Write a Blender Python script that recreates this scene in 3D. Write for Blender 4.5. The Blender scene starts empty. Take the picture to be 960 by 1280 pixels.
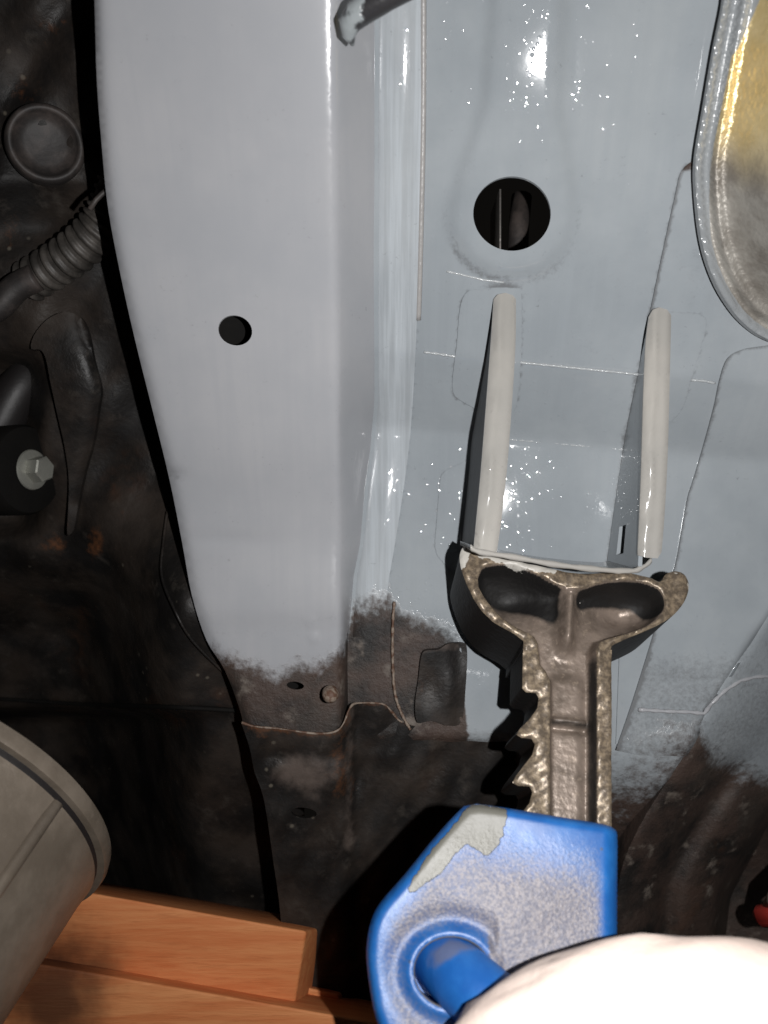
import bpy, bmesh, math, random
import numpy as np
from mathutils import Vector, Matrix
from mathutils.geometry import delaunay_2d_cdt

random.seed(4)
S = bpy.context.scene
R = math.radians

# ------------------------------------------------------------------ camera, light, exposure
FPX = 997.0                                   # focal length in pixels of the 960 x 1280 photograph
EYE = Vector((0, 0, 0.45))
cam_d = bpy.data.cameras.new('camera')
cam = bpy.data.objects.new('camera', cam_d)
S.collection.objects.link(cam)
S.camera = cam
cam.location = EYE
cam.rotation_euler = (R(90 + 25), 0, 0)       # lying under the car, looking up
cam_d.sensor_fit = 'VERTICAL'
cam_d.sensor_height = 24.0
cam_d.lens = 24.0 * FPX / 1280.0
cam_d.clip_start = 0.005
cam_d.clip_end = 50
cam_d.dof.use_dof = True
cam_d.dof.focus_distance = 0.41
cam_d.dof.aperture_fstop = 5.2
CM = Matrix.Translation(EYE) @ Matrix.Rotation(R(115), 4, 'X')

W = bpy.data.worlds.new('World')
S.world = W
W.use_nodes = True
W.node_tree.nodes['Background'].inputs[0].default_value = (1, .9, .8, 1)
W.node_tree.nodes['Background'].inputs[1].default_value = 0.004


def lamp(name, typ, loc_cam, target_cam, energy, col, size, size_y=None):
    d = bpy.data.lights.new(name, typ)
    o = bpy.data.objects.new(name, d)
    S.collection.objects.link(o)
    p = CM @ Vector(loc_cam)
    q = CM @ Vector(target_cam)
    o.location = p
    o.rotation_euler = (q - p).to_track_quat('-Z', 'Y').to_euler()
    d.energy = energy
    d.color = col
    if typ == 'AREA':
        d.shape = 'RECTANGLE'
        d.size = size
        d.size_y = size_y or size
    return o


FLASH = lamp('camera_flash', 'AREA', (.054, 0, 0.0), (.075, .02, -.5), 2.0, (1, .99, .985), .004, .007)
LAMP = lamp('work_lamp', 'AREA', (.30, -.62, .22), (.02, -.05, -.45), 3.0, (1, .55, .22), .11, .11)

S.view_settings.view_transform = 'Standard'
S.view_settings.look = 'None'
S.view_settings.exposure = 0.0
S.view_settings.gamma = 1.0
S.render.engine = 'CYCLES'
S.cycles.max_bounces = 5
S.cycles.use_denoising = True

# ------------------------------------------------------------------ geometry helpers
A = np.array


def at(px, py, D):
    """world point on the sight line through photo point (px,py) at distance D along the optical axis"""
    return CM @ Vector(((px - 480) / FPX * D, -(py - 640) / FPX * D, -D))


CMn = np.array(CM)


def lift_cam(Dfun):
    def f(P):
        D = Dfun(P[:, 0], P[:, 1])
        q = np.stack([(P[:, 0] - 480) / FPX * D, -(P[:, 1] - 640) / FPX * D, -D], 1)
        return q @ CMn[:3, :3].T + CMn[:3, 3]
    return f


BACK = A(CM.to_3x3() @ Vector((0, 0, -1)))     # away from the viewer


def ss(a, b, x):
    t = np.clip((x - a) / (b - a), 0, 1)
    return t * t * (3 - 2 * t)


def crv(pts, n=6, closed=False):
    """Catmull-Rom through the points"""
    P = [A(p, float) for p in pts]
    out = []
    m = len(P)
    rng = range(m) if closed else range(m - 1)
    for i in rng:
        if closed:
            p0, p1, p2, p3 = P[i - 1], P[i], P[(i + 1) % m], P[(i + 2) % m]
        else:
            p0, p1, p2, p3 = P[max(i - 1, 0)], P[i], P[i + 1], P[min(i + 2, m - 1)]
        for k in range(n):
            t = k / n
            out.append(.5 * ((2 * p1) + (-p0 + p2) * t + (2 * p0 - 5 * p1 + 4 * p2 - p3) * t * t + (-p0 + 3 * p1 - 3 * p2 + p3) * t ** 3))
    if not closed:
        out.append(P[-1])
    return [tuple(o) for o in out]


def ell(cx, cy, rx, ry, n=40, rot=0):
    c, s = math.cos(rot), math.sin(rot)
    return [(cx + rx * math.cos(t) * c - ry * math.sin(t) * s, cy + rx * math.cos(t) * s + ry * math.sin(t) * c)
            for t in (2 * math.pi * k / n for k in range(n))]


def dens(poly, sp, closed=True):
    out = []
    m = len(poly)
    for i in range(m if closed else m - 1):
        a, b = A(poly[i], float), A(poly[(i + 1) % m], float)
        k = max(1, int(np.linalg.norm(b - a) / sp + .5))
        for j in range(k):
            out.append(tuple(a + (b - a) * j / k))
    if not closed:
        out.append(tuple(poly[-1]))
    return out


def dist_line(P, line, closed=False):
    """distance of points to a polyline"""
    L = A(line, float)
    if closed:
        L = np.vstack([L, L[:1]])
    best = np.full(len(P), 1e9)
    for a, b in zip(L[:-1], L[1:]):
        d = b - a
        n2 = max(d @ d, 1e-12)
        t = np.clip(((P - a) @ d) / n2, 0, 1)
        q = a + t[:, None] * d
        best = np.minimum(best, np.hypot(P[:, 0] - q[:, 0], P[:, 1] - q[:, 1]))
    return best


def inside(P, poly):
    L = A(poly, float)
    x, y = P[:, 0], P[:, 1]
    c = np.zeros(len(P), bool)
    j = len(L) - 1
    for i in range(len(L)):
        xi, yi = L[i]
        xj, yj = L[j]
        if yi != yj:
            m = ((yi > y) != (yj > y)) & (x < (xj - xi) * (y - yi) / (yj - yi) + xi)
            c ^= m
        j = i
    return c


def sdf(P, poly):
    """signed distance, negative inside"""
    d = dist_line(P, poly, True)
    return np.where(inside(P, poly), -d, d)


def link(name, me, mat, parent=None, local=False, smooth=True):
    o = bpy.data.objects.new(name, me)
    S.collection.objects.link(o)
    if mat is not None:
        me.materials.append(mat)
    if parent is not None:
        o.parent = parent
        if not local:
            m = parent.matrix_basis
            pp = parent.parent
            if pp is not None and pp.type == 'EMPTY':
                m = pp.matrix_basis @ parent.matrix_parent_inverse @ m
            o.matrix_parent_inverse = m.inverted()
    if smooth:
        me.polygons.foreach_set('use_smooth', [True] * len(me.polygons))
    return o


def thing(name, label, cat, loc=(0, 0, 0), rz=0, group=None):
    o = bpy.data.objects.new(name, None)
    S.collection.objects.link(o)
    o.empty_display_size = .02
    o.matrix_basis = Matrix.Translation(Vector(loc)) @ Matrix.Rotation(rz, 4, 'Z')
    o['label'] = label
    o['category'] = cat
    if group:
        o['group'] = group
    return o


def tag(o, label, cat, group=None):
    o['label'] = label
    o['category'] = cat
    if group:
        o['group'] = group
    return o


def sheet(name, outline, lift, mat, parent=None, holes=(), sp=6, extra=(), thick=.0015, attrs=None, back=None, local=False, bsp=None, side=None, hthick=None):
    """a pressed sheet or casting: the outline is triangulated, lifted to its place in space and given edges of real thickness"""
    back = BACK if back is None else A(back, float)
    bsp = bsp or sp
    O = dens(outline, bsp)
    H = [dens(h, min(bsp, 4)) for h in holes]
    lo, hi = A(O).min(0), A(O).max(0)
    gx, gy = np.meshgrid(np.arange(lo[0] + sp / 2, hi[0], sp), np.arange(lo[1] + sp / 2, hi[1], sp * .87))
    gx = gx + ((np.arange(gx.shape[0]) % 2) * sp / 2)[:, None]
    G = np.stack([gx.ravel(), gy.ravel()], 1)
    if len(extra):
        G = np.vstack([G, A(extra, float)])
    keep = (sdf(G, O) < -.45 * bsp)
    for h in H:
        keep &= sdf(G, h) > 1.5
    G = G[keep]
    V = [Vector(p) for p in O]
    E = [(i, (i + 1) % len(O)) for i in range(len(O))]
    for h in H:
        b = len(V)
        V += [Vector(p) for p in h]
        E += [(b + i, b + (i + 1) % len(h)) for i in range(len(h))]
    V += [Vector(p) for p in G]
    r = delaunay_2d_cdt(V, E, [], 1, 1e-4)
    P = A([tuple(v) for v in r[0]])
    F = A([tuple(f) for f in r[2]])
    c = P[F].mean(1)
    ok = inside(c, O)
    for h in H:
        ok &= ~inside(c, h)
    F = F[ok]
    X = np.asarray(lift(P))
    # counter-clockwise in the photo's y-down plane faces away: flip towards the viewer
    a, b, d = P[F[:, 0]], P[F[:, 1]], P[F[:, 2]]
    cr = (b[:, 0] - a[:, 0]) * (d[:, 1] - a[:, 1]) - (b[:, 1] - a[:, 1]) * (d[:, 0] - a[:, 0])
    F[cr > 0] = F[cr > 0][:, ::-1]
    cnt = {}
    for f in F:
        for i in range(3):
            cnt[(f[i], f[(i + 1) % 3])] = 1
    bd = [e for e in cnt if (e[1], e[0]) not in cnt]
    n = len(P)
    verts = [tuple(x) for x in X]
    src = list(range(n))
    faces = [tuple(int(i) for i in f) for f in F]
    if thick:
        m1, m2 = {}, {}
        onout = set(np.nonzero(dist_line(P, O, True) < .3)[0].tolist())
        for a_, b_ in bd:
            for v in (a_, b_):
                if v not in m1:
                    m1[v] = len(verts)
                    verts.append(tuple(X[v]))
                    src.append(v)
                    m2[v] = len(verts)
                    verts.append(tuple(X[v] + back * (hthick if hthick and v not in onout else thick)))
                    src.append(v)
            faces.append((m1[b_], m1[a_], m2[a_], m2[b_]))
    me = bpy.data.meshes.new(name)
    me.from_pydata(verts, [], faces)
    src = A(src)
    for k, fn in (attrs or {}).items():
        at_ = me.attributes.new(k, 'FLOAT', 'POINT')
        val = np.asarray(fn(P[:, 0], P[:, 1]), np.float32)[src]
        if side and k in side:
            val[n:] = side[k]
        at_.data.foreach_set('value', val)
    me.validate()
    return link(name, me, mat, parent, local)


def tube(name, pts, rad, mat, parent=None, seg=12, local=False, prof=None, flat=1.0):
    """round bar through world points; rad: number or list; prof(i,t)->radius factor"""
    P = [Vector(p) for p in pts]
    n = len(P)
    bm = bmesh.new()
    rings = []
    N = None
    for i, p in enumerate(P):
        t = (P[min(i + 1, n - 1)] - P[max(i - 1, 0)]).normalized()
        if N is None:
            N = t.orthogonal().normalized()
        N = (N - t * N.dot(t)).normalized()
        B = t.cross(N)
        r = rad[i] if hasattr(rad, '__len__') else rad
        if prof:
            r *= prof(i, i / max(n - 1, 1))
        rings.append([bm.verts.new(p + (N * math.cos(a) + B * math.sin(a) * flat) * r) for a in (2 * math.pi * k / seg for k in range(seg))])
    for a, b in zip(rings[:-1], rings[1:]):
        for k in range(seg):
            bm.faces.new((a[k], a[(k + 1) % seg], b[(k + 1) % seg], b[k]))
    bm.faces.new(rings[0][::-1])
    bm.faces.new(rings[-1])
    bmesh.ops.recalc_face_normals(bm, faces=bm.faces)
    me = bpy.data.meshes.new(name)
    bm.to_mesh(me)
    bm.free()
    return link(name, me, mat, parent, local)


def lathe(name, c, axis, prof, mat, parent=None, seg=48, local=False, sharp=True):
    """turned part: prof = [(radius, height along axis)]"""
    ax = Vector(axis).normalized()
    u = ax.orthogonal().normalized()
    v = ax.cross(u)
    c = Vector(c)
    bm = bmesh.new()
    rings = []
    for r, h in prof:
        if r < 1e-6:
            rings.append([bm.verts.new(c + ax * h)])
        else:
            rings.append([bm.verts.new(c + ax * h + (u * math.cos(t) + v * math.sin(t)) * r) for t in (2 * math.pi * k / seg for k in range(seg))])
    for a, b in zip(rings[:-1], rings[1:]):
        for k in range(seg):
            k2 = (k + 1) % seg
            if len(a) == 1 and len(b) == 1:
                continue
            if len(a) == 1:
                bm.faces.new((a[0], b[k2], b[k]))
            elif len(b) == 1:
                bm.faces.new((a[k], a[k2], b[0]))
            else:
                bm.faces.new((a[k], a[k2], b[k2], b[k]))
    bmesh.ops.recalc_face_normals(bm, faces=bm.faces)
    me = bpy.data.meshes.new(name)
    bm.to_mesh(me)
    bm.free()
    o = link(name, me, mat, parent, local)
    if sharp:
        me.set_sharp_from_angle(angle=R(38))
    return o


def prism(name, front, back, mat, parent=None, bev=.001, local=False, seg=2):
    """closed block between two matching loops of world points"""
    bm = bmesh.new()
    a = [bm.verts.new(p) for p in front]
    b = [bm.verts.new(p) for p in back]
    bm.faces.new(a)
    bm.faces.new(b[::-1])
    n = len(a)
    for i in range(n):
        bm.faces.new((a[i], b[i], b[(i + 1) % n], a[(i + 1) % n]))
    bmesh.ops.recalc_face_normals(bm, faces=bm.faces)
    if bev:
        bmesh.ops.bevel(bm, geom=bm.edges[:], offset=bev, segments=seg, affect='EDGES', profile=.5)
    me = bpy.data.meshes.new(name)
    bm.to_mesh(me)
    bm.free()
    o = link(name, me, mat, parent, local)
    me.set_sharp_from_angle(angle=R(50))
    return o


# ------------------------------------------------------------------ materials
class NT:
    def __init__(s, name):
        s.m = bpy.data.materials.new(name)
        s.m.use_nodes = True
        s.t = s.m.node_tree
        s.b = s.t.nodes['Principled BSDF']
        s.co = s.t.nodes.new('ShaderNodeTexCoord').outputs['Object']

    def n(s, typ, **k):
        x = s.t.nodes.new('ShaderNode' + typ)
        for a, v in k.items():
            setattr(x, a, v)
        return x

    def put(s, sock, v):
        if isinstance(v, bpy.types.NodeSocket):
            s.t.links.new(v, sock)
        elif isinstance(v, (tuple, list)) and len(v) == 3 and sock.type == 'RGBA':
            sock.default_value = (*v, 1)
        else:
            sock.default_value = v

    def attr(s, name):
        return s.n('Attribute', attribute_name=name).outputs['Fac']

    def noise(s, scale, detail=4, rough=.55, vec=None, out='Fac', dist=0):
        x = s.n('TexNoise')
        s.put(x.inputs['Vector'], vec or s.co)
        x.inputs['Scale'].default_value = scale
        x.inputs['Detail'].default_value = detail
        x.inputs['Roughness'].default_value = rough
        x.inputs['Distortion'].default_value = dist
        return x.outputs[out]

    def vor(s, scale, vec=None, feature='F1', smooth=None):
        x = s.n('TexVoronoi', feature=feature)
        s.put(x.inputs['Vector'], vec or s.co)
        x.inputs['Scale'].default_value = scale
        if smooth is not None:
            x.inputs['Smoothness'].default_value = smooth
        return x.outputs['Distance']

    def math(s, op, a, b=0.0, c=None, clamp=False):
        x = s.n('Math', operation=op, use_clamp=clamp)
        s.put(x.inputs[0], a)
        s.put(x.inputs[1], b)
        if c is not None:
            s.put(x.inputs[2], c)
        return x.outputs[0]

    def ramp(s, f, a, b, lo=0.0, hi=1.0):
        x = s.n('MapRange', interpolation_type='SMOOTHSTEP')
        s.put(x.inputs['Value'], f)
        x.inputs['From Min'].default_value = a
        x.inputs['From Max'].default_value = b
        x.inputs['To Min'].default_value = lo
        x.inputs['To Max'].default_value = hi
        return x.outputs[0]

    def mix(s, f, a, b):
        x = s.n('Mix', data_type='RGBA')
        s.put(x.inputs[0], f)
        s.put(x.inputs[6], a)
        s.put(x.inputs[7], b)
        return x.outputs[2]

    def mixf(s, f, a, b):
        x = s.n('Mix', data_type='FLOAT')
        s.put(x.inputs[0], f)
        s.put(x.inputs[2], a)
        s.put(x.inputs[3], b)
        return x.outputs[0]

    def stretch(s, v):
        x = s.n('Mapping')
        s.put(x.inputs['Vector'], s.co)
        x.inputs['Scale'].default_value = v
        return x.outputs[0]

    def bump(s, h, dist, strength=1.0, normal=None):
        x = s.n('Bump')
        s.put(x.inputs['Height'], h)
        x.inputs['Distance'].default_value = dist
        s.put(x.inputs['Strength'], strength)
        if normal is not None:
            s.put(x.inputs['Normal'], normal)
        return x.outputs[0]

    def done(s, col, rough=.5, metal=0.0, normal=None, spec=None, coat=None, coat_r=.05):
        s.put(s.b.inputs['Base Color'], col)
        s.put(s.b.inputs['Roughness'], rough)
        s.put(s.b.inputs['Metallic'], metal)
        if normal is not None:
            s.put(s.b.inputs['Normal'], normal)
        if spec is not None:
            s.put(s.b.inputs['Specular IOR Level'], spec)
        if coat is not None:
            s.put(s.b.inputs['Coat Weight'], coat)
            s.put(s.b.inputs['Coat Roughness'], coat_r)
        return s.m


def dark_metal_colour(t, k=1.0):
    """old undercoat: black, brown dust, rust blooms, pale specks"""
    a = t.noise(22, 5, .6)
    b = t.noise(60, 5, .65)
    c = t.noise(14, 3, .5, vec=t.stretch((1.3, .8, 1)))
    col = t.mix(t.ramp(a, .38, .66), (.009 * k, .008 * k, .0075 * k), (.034 * k, .026 * k, .021 * k))
    col = t.mix(t.ramp(b, .56, .74, 0, .7), col, (.055 * k, .047 * k, .04 * k))
    col = t.mix(t.math('MULTIPLY', t.ramp(c, .58, .74), t.ramp(b, .42, .62), clamp=True), col, (.045 * k, .022 * k, .013 * k))
    return col


def make_paint(name, base=(.325, .357, .383), rough=.17, peel=1.0, brush=0.0, tint=None):
    """fresh brushed primer with paint that ends in ragged edges over old dark metal"""
    t = NT(name)
    bare = t.attr('bare')
    dirt_shade = t.attr('dirt_shade')
    n1 = t.noise(260, 5, .7)
    n2 = t.noise(55, 4, .6)
    e = t.math('ADD', bare, t.math('ADD', t.math('MULTIPLY', t.math('SUBTRACT', n1, .5), 1.0), t.math('MULTIPLY', t.math('SUBTRACT', n2, .5), .7)))
    fac = t.ramp(e, .12, .80)
    shade = t.noise(13, 5, .6)
    col = t.mix(t.ramp(shade, .3, .7), tuple(c * (.93 if peel < .3 else .84) for c in base), tuple(c * k_ for c, k_ in zip(base, (1.07, 1.05, 1.03))))
    st = t.noise(30, 4, .6, vec=t.stretch((9, .35, .35)))
    col = t.mix(t.ramp(st, .35, .7, 0, .35 + brush * .5), col, tuple(c * (1.28 if brush else .94) for c in base))
    dn = t.noise(420, 4, .75)
    dn2 = t.noise(70, 3, .6)
    pits = t.math('MULTIPLY', t.ramp(dn, .60, .70), t.ramp(dn2, .52, .68))
    dfac = t.math('MULTIPLY', t.ramp(t.math('ADD', dirt_shade, t.math('MULTIPLY', t.math('SUBTRACT', dn, .5), .9)), .28, .95), .66)
    col = t.mix(t.math('MAXIMUM', t.math('MULTIPLY', pits, .35), dfac), col, (.09, .088, .088))
    dk = t.mix(t.math('MULTIPLY', t.ramp(n2, .58, .72), t.ramp(e, .8, 1.2)), t.mix(t.ramp(t.noise(33, 4, .6), .36, .62, 0, .55), dark_metal_colour(t, 1.25), (.085, .053, .041)), (.15, .125, .105))
    col = t.mix(fac, col, dk)
    d1 = t.ramp(t.vor(300), .02, .34, 1, 0)
    d2 = t.ramp(t.vor(520), .02, .36, 1, 0)
    m1 = t.ramp(t.noise(110, 3, .6), .44, .70)
    m2 = t.ramp(t.noise(80, 4, .65, vec=t.stretch((1.3, 1, .8))), .48, .72)
    h = t.math('ADD', t.math('MULTIPLY', t.noise(330, 2, .5), .02 * peel),
               t.math('ADD', t.math('MULTIPLY', t.math('MULTIPLY', d1, m1), .25 * peel), t.math('MULTIPLY', t.math('MULTIPLY', d2, m2), .12 * peel)))
    h = t.math('ADD', h, t.math('MULTIPLY', st, .16 * brush))
    h = t.math('ADD', h, t.math('MULTIPLY', fac, t.math('MULTIPLY', t.noise(240, 5, .7), 2.4)))
    h = t.math('ADD', h, t.math('MULTIPLY', fac, -.5))
    nb = t.bump(t.noise(30, 2, .45), .00014, .4 * min(1, peel + .3))
    nb = t.bump(h, .00042, 1.0, nb)
    rg = t.mixf(t.ramp(fac, 0, .3), rough, .6)
    rg = t.math('ADD', rg, t.math('MULTIPLY', dfac, .3))
    return t.done(col, rg, 0, nb, spec=.5)


M = {}
M['paint'] = make_paint('primer_floor', rough=.045, peel=1.0)
M['paint_rail'] = make_paint('primer_rail', base=(.365, .374, .396), rough=.22, peel=.10)
M['paint_brush'] = make_paint('primer_brushed', base=(.375, .405, .43), rough=.05, peel=.8, brush=.9)
M['paint_thick'] = make_paint('primer_thick', base=(.395, .383, .358), rough=.13, peel=1.3)


def mk():
    t = NT('old_undercoat')
    rust = t.attr('rust')
    n = t.noise(150, 4, .7)
    col = dark_metal_colour(t)
    col = t.mix(t.ramp(t.math('ADD', t.attr('pale'), t.math('MULTIPLY', t.math('SUBTRACT', t.noise(70, 5, .65), .5), 1.2)), .25, .95), col, (.105, .082, .070))
    rf = t.ramp(t.math('ADD', rust, t.math('MULTIPLY', t.math('SUBTRACT', n, .5), 1.1)), .3, .9)
    col = t.mix(rf, col, (.14, .055, .022))
    sp = t.vor(95)
    spm = t.math('MULTIPLY', t.ramp(sp, .05, .16, 1, 0), t.ramp(t.noise(18, 2), .52, .66))
    col = t.mix(t.math('MULTIPLY', spm, .6), col, (.16, .14, .11))
    h = t.math('ADD', t.noise(60, 5, .65), t.math('MULTIPLY', t.noise(300, 3, .6), .3))
    M['dark'] = t.done(col, t.ramp(t.noise(35), .3, .7, .42, .7), 0, t.bump(h, .0011, .8), spec=.3)

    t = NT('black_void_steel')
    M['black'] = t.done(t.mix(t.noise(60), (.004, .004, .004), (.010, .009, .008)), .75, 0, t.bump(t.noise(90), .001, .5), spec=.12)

    t = NT('tank_metal')
    g = t.attr('gold')
    n = t.noise(300, 4, .7)
    gf = t.ramp(t.math('ADD', g, t.math('MULTIPLY', t.math('SUBTRACT', t.noise(90, 4, .6), .5), .4)), .0, 1.0)
    p = t.attr('bare')
    pf = t.ramp(t.math('ADD', p, t.math('MULTIPLY', t.math('SUBTRACT', n, .5), .4)), .35, .65)
    gr = t.mix(t.ramp(t.noise(45, 5, .6), .35, .65), (.22, .20, .175), (.38, .36, .325))
    go = t.mix(t.ramp(t.noise(60, 4, .6), .3, .7), (.62, .47, .21), (.76, .61, .33))
    col = t.mix(gf, gr, go)
    col = t.mix(pf, (.27, .285, .295), col)
    met = t.math('MULTIPLY', pf, t.mixf(gf, .35, .5))
    h = t.math('ADD', t.noise(620, 2, .5), t.math('MULTIPLY', t.vor(430, feature='SMOOTH_F1', smooth=.4), .8))
    rg = t.mixf(pf, .18, t.mixf(gf, .48, .36))
    M['tank'] = t.done(col, rg, met, t.bump(h, .0005, t.mixf(pf, .3, t.mixf(gf, .5, .85))))

    t = NT('cast_iron')
    blk = t.attr('blk')
    pat = t.attr('patch')
    rim = t.attr('rim')
    n = t.noise(330, 4, .7)
    m = t.noise(85, 4, .6)
    col = t.mix(t.ramp(m, .35, .65), (.15, .118, .095), (.25, .198, .163))
    col = t.mix(t.ramp(n, .55, .7, 0, .6), col, (.34, .27, .21))
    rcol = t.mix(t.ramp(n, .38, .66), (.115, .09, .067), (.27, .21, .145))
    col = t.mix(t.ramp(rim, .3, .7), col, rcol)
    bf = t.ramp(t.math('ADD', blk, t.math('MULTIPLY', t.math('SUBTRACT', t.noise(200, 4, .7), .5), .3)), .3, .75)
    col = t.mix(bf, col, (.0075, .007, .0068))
    pf = t.ramp(t.math('ADD', pat, t.math('MULTIPLY', t.math('SUBTRACT', t.noise(190, 4, .65), .5), 1.3)), .48, .58)
    col = t.mix(pf, col, (.47, .45, .41))
    met = t.math('MULTIPLY', t.math('SUBTRACT', 1.0, t.math('MAXIMUM', bf, pf)), .3)
    h = t.math('ADD', t.noise(260, 3, .55), t.math('MULTIPLY', t.vor(330, feature='SMOOTH_F1', smooth=.5), .6))
    M['iron'] = t.done(col, t.mixf(bf, .38, .6), met, t.bump(h, .0005, .6), spec=.4)

    t = NT('blue_enamel')
    spr = t.attr('spray')
    pat = t.attr('patch')
    n = t.noise(800, 3, .7)
    n2 = t.noise(60, 4, .6)
    blue = t.mix(t.ramp(n2, .35, .65), (.013, .105, .36), (.02, .15, .46))
    sf = t.ramp(t.math('ADD', spr, t.math('ADD', t.math('MULTIPLY', t.math('SUBTRACT', n, .5), .55), t.math('MULTIPLY', t.math('SUBTRACT', n2, .5), .8))), .05, .95)
    dust = t.mix(t.ramp(n, .4, .62), (.16, .145, .15), (.30, .26, .235))
    col = t.mix(t.math('MULTIPLY', sf, .88), blue, dust)
    sp = t.math('MULTIPLY', t.ramp(t.vor(150), .05, .14, 1, 0), t.ramp(t.noise(40), .5, .6))
    col = t.mix(t.math('MULTIPLY', sp, .7), col, (.06, .07, .09))
    pf = t.ramp(t.math('ADD', pat, t.math('ADD', t.math('MULTIPLY', t.math('SUBTRACT', t.noise(130, 3, .6), .5), .9), t.math('MULTIPLY', t.math('SUBTRACT', t.noise(420, 2, .6), .5), .5))), .46, .54)
    col = t.mix(pf, col, (.155, .15, .128))
    h = t.math('ADD', t.math('MULTIPLY', t.math('MULTIPLY', t.noise(850, 2, .6), sf), .55), t.math('MULTIPLY', pf, .8))
    h = t.math('ADD', h, t.math('MULTIPLY', t.noise(120, 3), .25))
    M['blue'] = t.done(col, t.mixf(pf, t.mixf(sf, .36, .5), .42), t.math('MULTIPLY', sf, .12), t.bump(h, .0005, .9))

    t = NT('blue_lever_paint')
    n2 = t.noise(70, 4, .6)
    blue = t.mix(t.ramp(n2, .35, .65), (.012, .11, .40), (.02, .15, .48))
    col = t.mix(t.ramp(t.noise(35, 3), .6, .72, 0, .55), blue, (.2, .16, .13))
    M['lever'] = t.done(col, .4, 0, t.bump(t.noise(200, 3), .0004, .5))

    t = NT('worn_steel')
    M['steel'] = t.done(t.mix(t.noise(180, 4), (.22, .2, .19), (.5, .47, .44)), .35, .8, t.bump(t.noise(400, 3), .0004, .8))

    t = NT('rusty_stud')
    M['stud'] = t.done(t.mix(t.ramp(t.noise(250, 4), .4, .6), (.10, .05, .03), (.24, .19, .15)), .6, 0, t.bump(t.noise(400), .0006, .8))

    t = NT('dull_steel')
    M['dullsteel'] = t.done(t.mix(t.noise(180, 4), (.10, .10, .11), (.30, .28, .27)), .5, .5, t.bump(t.noise(400, 3), .0004, .8))

    t = NT('zinc')
    M['zinc'] = t.done(t.mix(t.noise(120, 4), (.28, .28, .25), (.45, .45, .40)), .4, .55, t.bump(t.noise(300, 3), .0003, .5))

    t = NT('conduit_plastic')
    M['conduit'] = t.done(t.mix(t.ramp(t.noise(70, 5, .6), .35, .7), (.028, .025, .022), (.085, .075, .066)), .55, 0, t.bump(t.noise(200, 3), .0006, .6))

    t = NT('rubber')
    M['rubber'] = t.done(t.mix(t.ramp(t.noise(60, 5, .6), .4, .7), (.022, .019, .018), (.07, .056, .05)), .6, 0, t.bump(t.noise(150, 4), .0006, .6))

    t = NT('splashed_hose')
    f = t.ramp(t.noise(110, 3, .5), .48, .6)
    M['hose'] = t.done(t.mix(f, (.035, .034, .036), (.33, .36, .37)), .3, 0, t.bump(t.math('ADD', f, t.noise(160)), .0007, .7))

    t = NT('pine_wood')
    v = t.stretch((6, 60, 60))
    g = t.noise(2.2, 5, .6, vec=v, dist=.6)
    g2 = t.noise(9, 4, .6, vec=v)
    knot_shade = t.attr('knot_shade')
    col = t.mix(t.ramp(g, .32, .7), (.56, .18, .062), (.66, .27, .105))
    col = t.mix(t.ramp(g2, .52, .72, 0, .4), col, (.40, .12, .04))
    col = t.mix(t.ramp(t.noise(16, 3), .6, .75, 0, .35), col, (.30, .11, .04))
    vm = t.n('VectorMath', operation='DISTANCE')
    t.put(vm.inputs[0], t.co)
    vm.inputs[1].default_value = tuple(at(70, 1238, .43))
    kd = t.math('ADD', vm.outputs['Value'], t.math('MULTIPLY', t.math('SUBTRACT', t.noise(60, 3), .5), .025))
    col = t.mix(t.ramp(kd, .010, .045, .9, 0), col, (.055, .02, .01))  # dark knot, widened to paint in the bucket's shadow on the wood
    M['wood'] = t.done(col, .65, 0, t.bump(g2, .0008, .5), spec=.25)

    t = NT('bucket_plastic')
    col = t.mix(t.ramp(t.noise(40, 5, .65), .35, .7), (.16, .13, .10), (.23, .19, .15))
    col = t.mix(t.ramp(t.noise(190, 4, .7), .6, .72, 0, .5), col, (.24, .2, .16))
    M['bucket'] = t.done(col, .42, .25, t.bump(t.noise(140, 4, .6), .0006, .5))

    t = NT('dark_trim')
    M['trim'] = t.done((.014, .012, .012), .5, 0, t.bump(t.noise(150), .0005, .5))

    t = NT('white_cotton')
    M['cloth'] = t.done(t.mix(t.noise(30, 3), (.95, .75, .65), (.95, .81, .72)), .8, 0, t.bump(t.noise(160, 4), .001, .6), spec=.2)

    t = NT('red_enamel')
    M['red'] = t.done(t.mix(t.noise(50), (.28, .02, .015), (.38, .04, .03)), .4)
    t = NT('grey_tip')
    M['tip'] = t.done(t.mix(t.noise(90), (.25, .2, .17), (.35, .3, .26)), .5)

    t = NT('weld_paint')
    M['weld'] = t.done((.42, .44, .45), .12, 0, t.bump(t.noise(700, 3), .0006, .9))
    t = NT('sealer')
    M['sealer'] = t.done(t.mix(t.noise(150), (.31, .30, .295), (.37, .36, .35)), .35, 0, t.bump(t.noise(350, 3), .0005, .8))
    t = NT('concrete')
    M['concrete'] = t.done(t.mix(t.noise(6, 6), (.05, .047, .044), (.10, .095, .09)), .8, 0, t.bump(t.noise(40, 5), .003, .5))


mk()

# ------------------------------------------------------------------ the ground under it all
me = bpy.data.meshes.new('floor')
me.from_pydata([(-3, -3, 0), (3, -3, 0), (3, 3, 0), (-3, 3, 0)], [], [(0, 1, 2, 3)])
fl = link('floor', me, M['concrete'], smooth=False)
fl['kind'] = 'structure'

c3v = lambda v: CM.to_3x3() @ Vector(v)
# ------------------------------------------------------------------ the car's underside: surfaces as inverse distance, planes are linear in it


def xy(px, py):
    return (px - 480) / FPX, -(py - 640) / FPX


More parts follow.
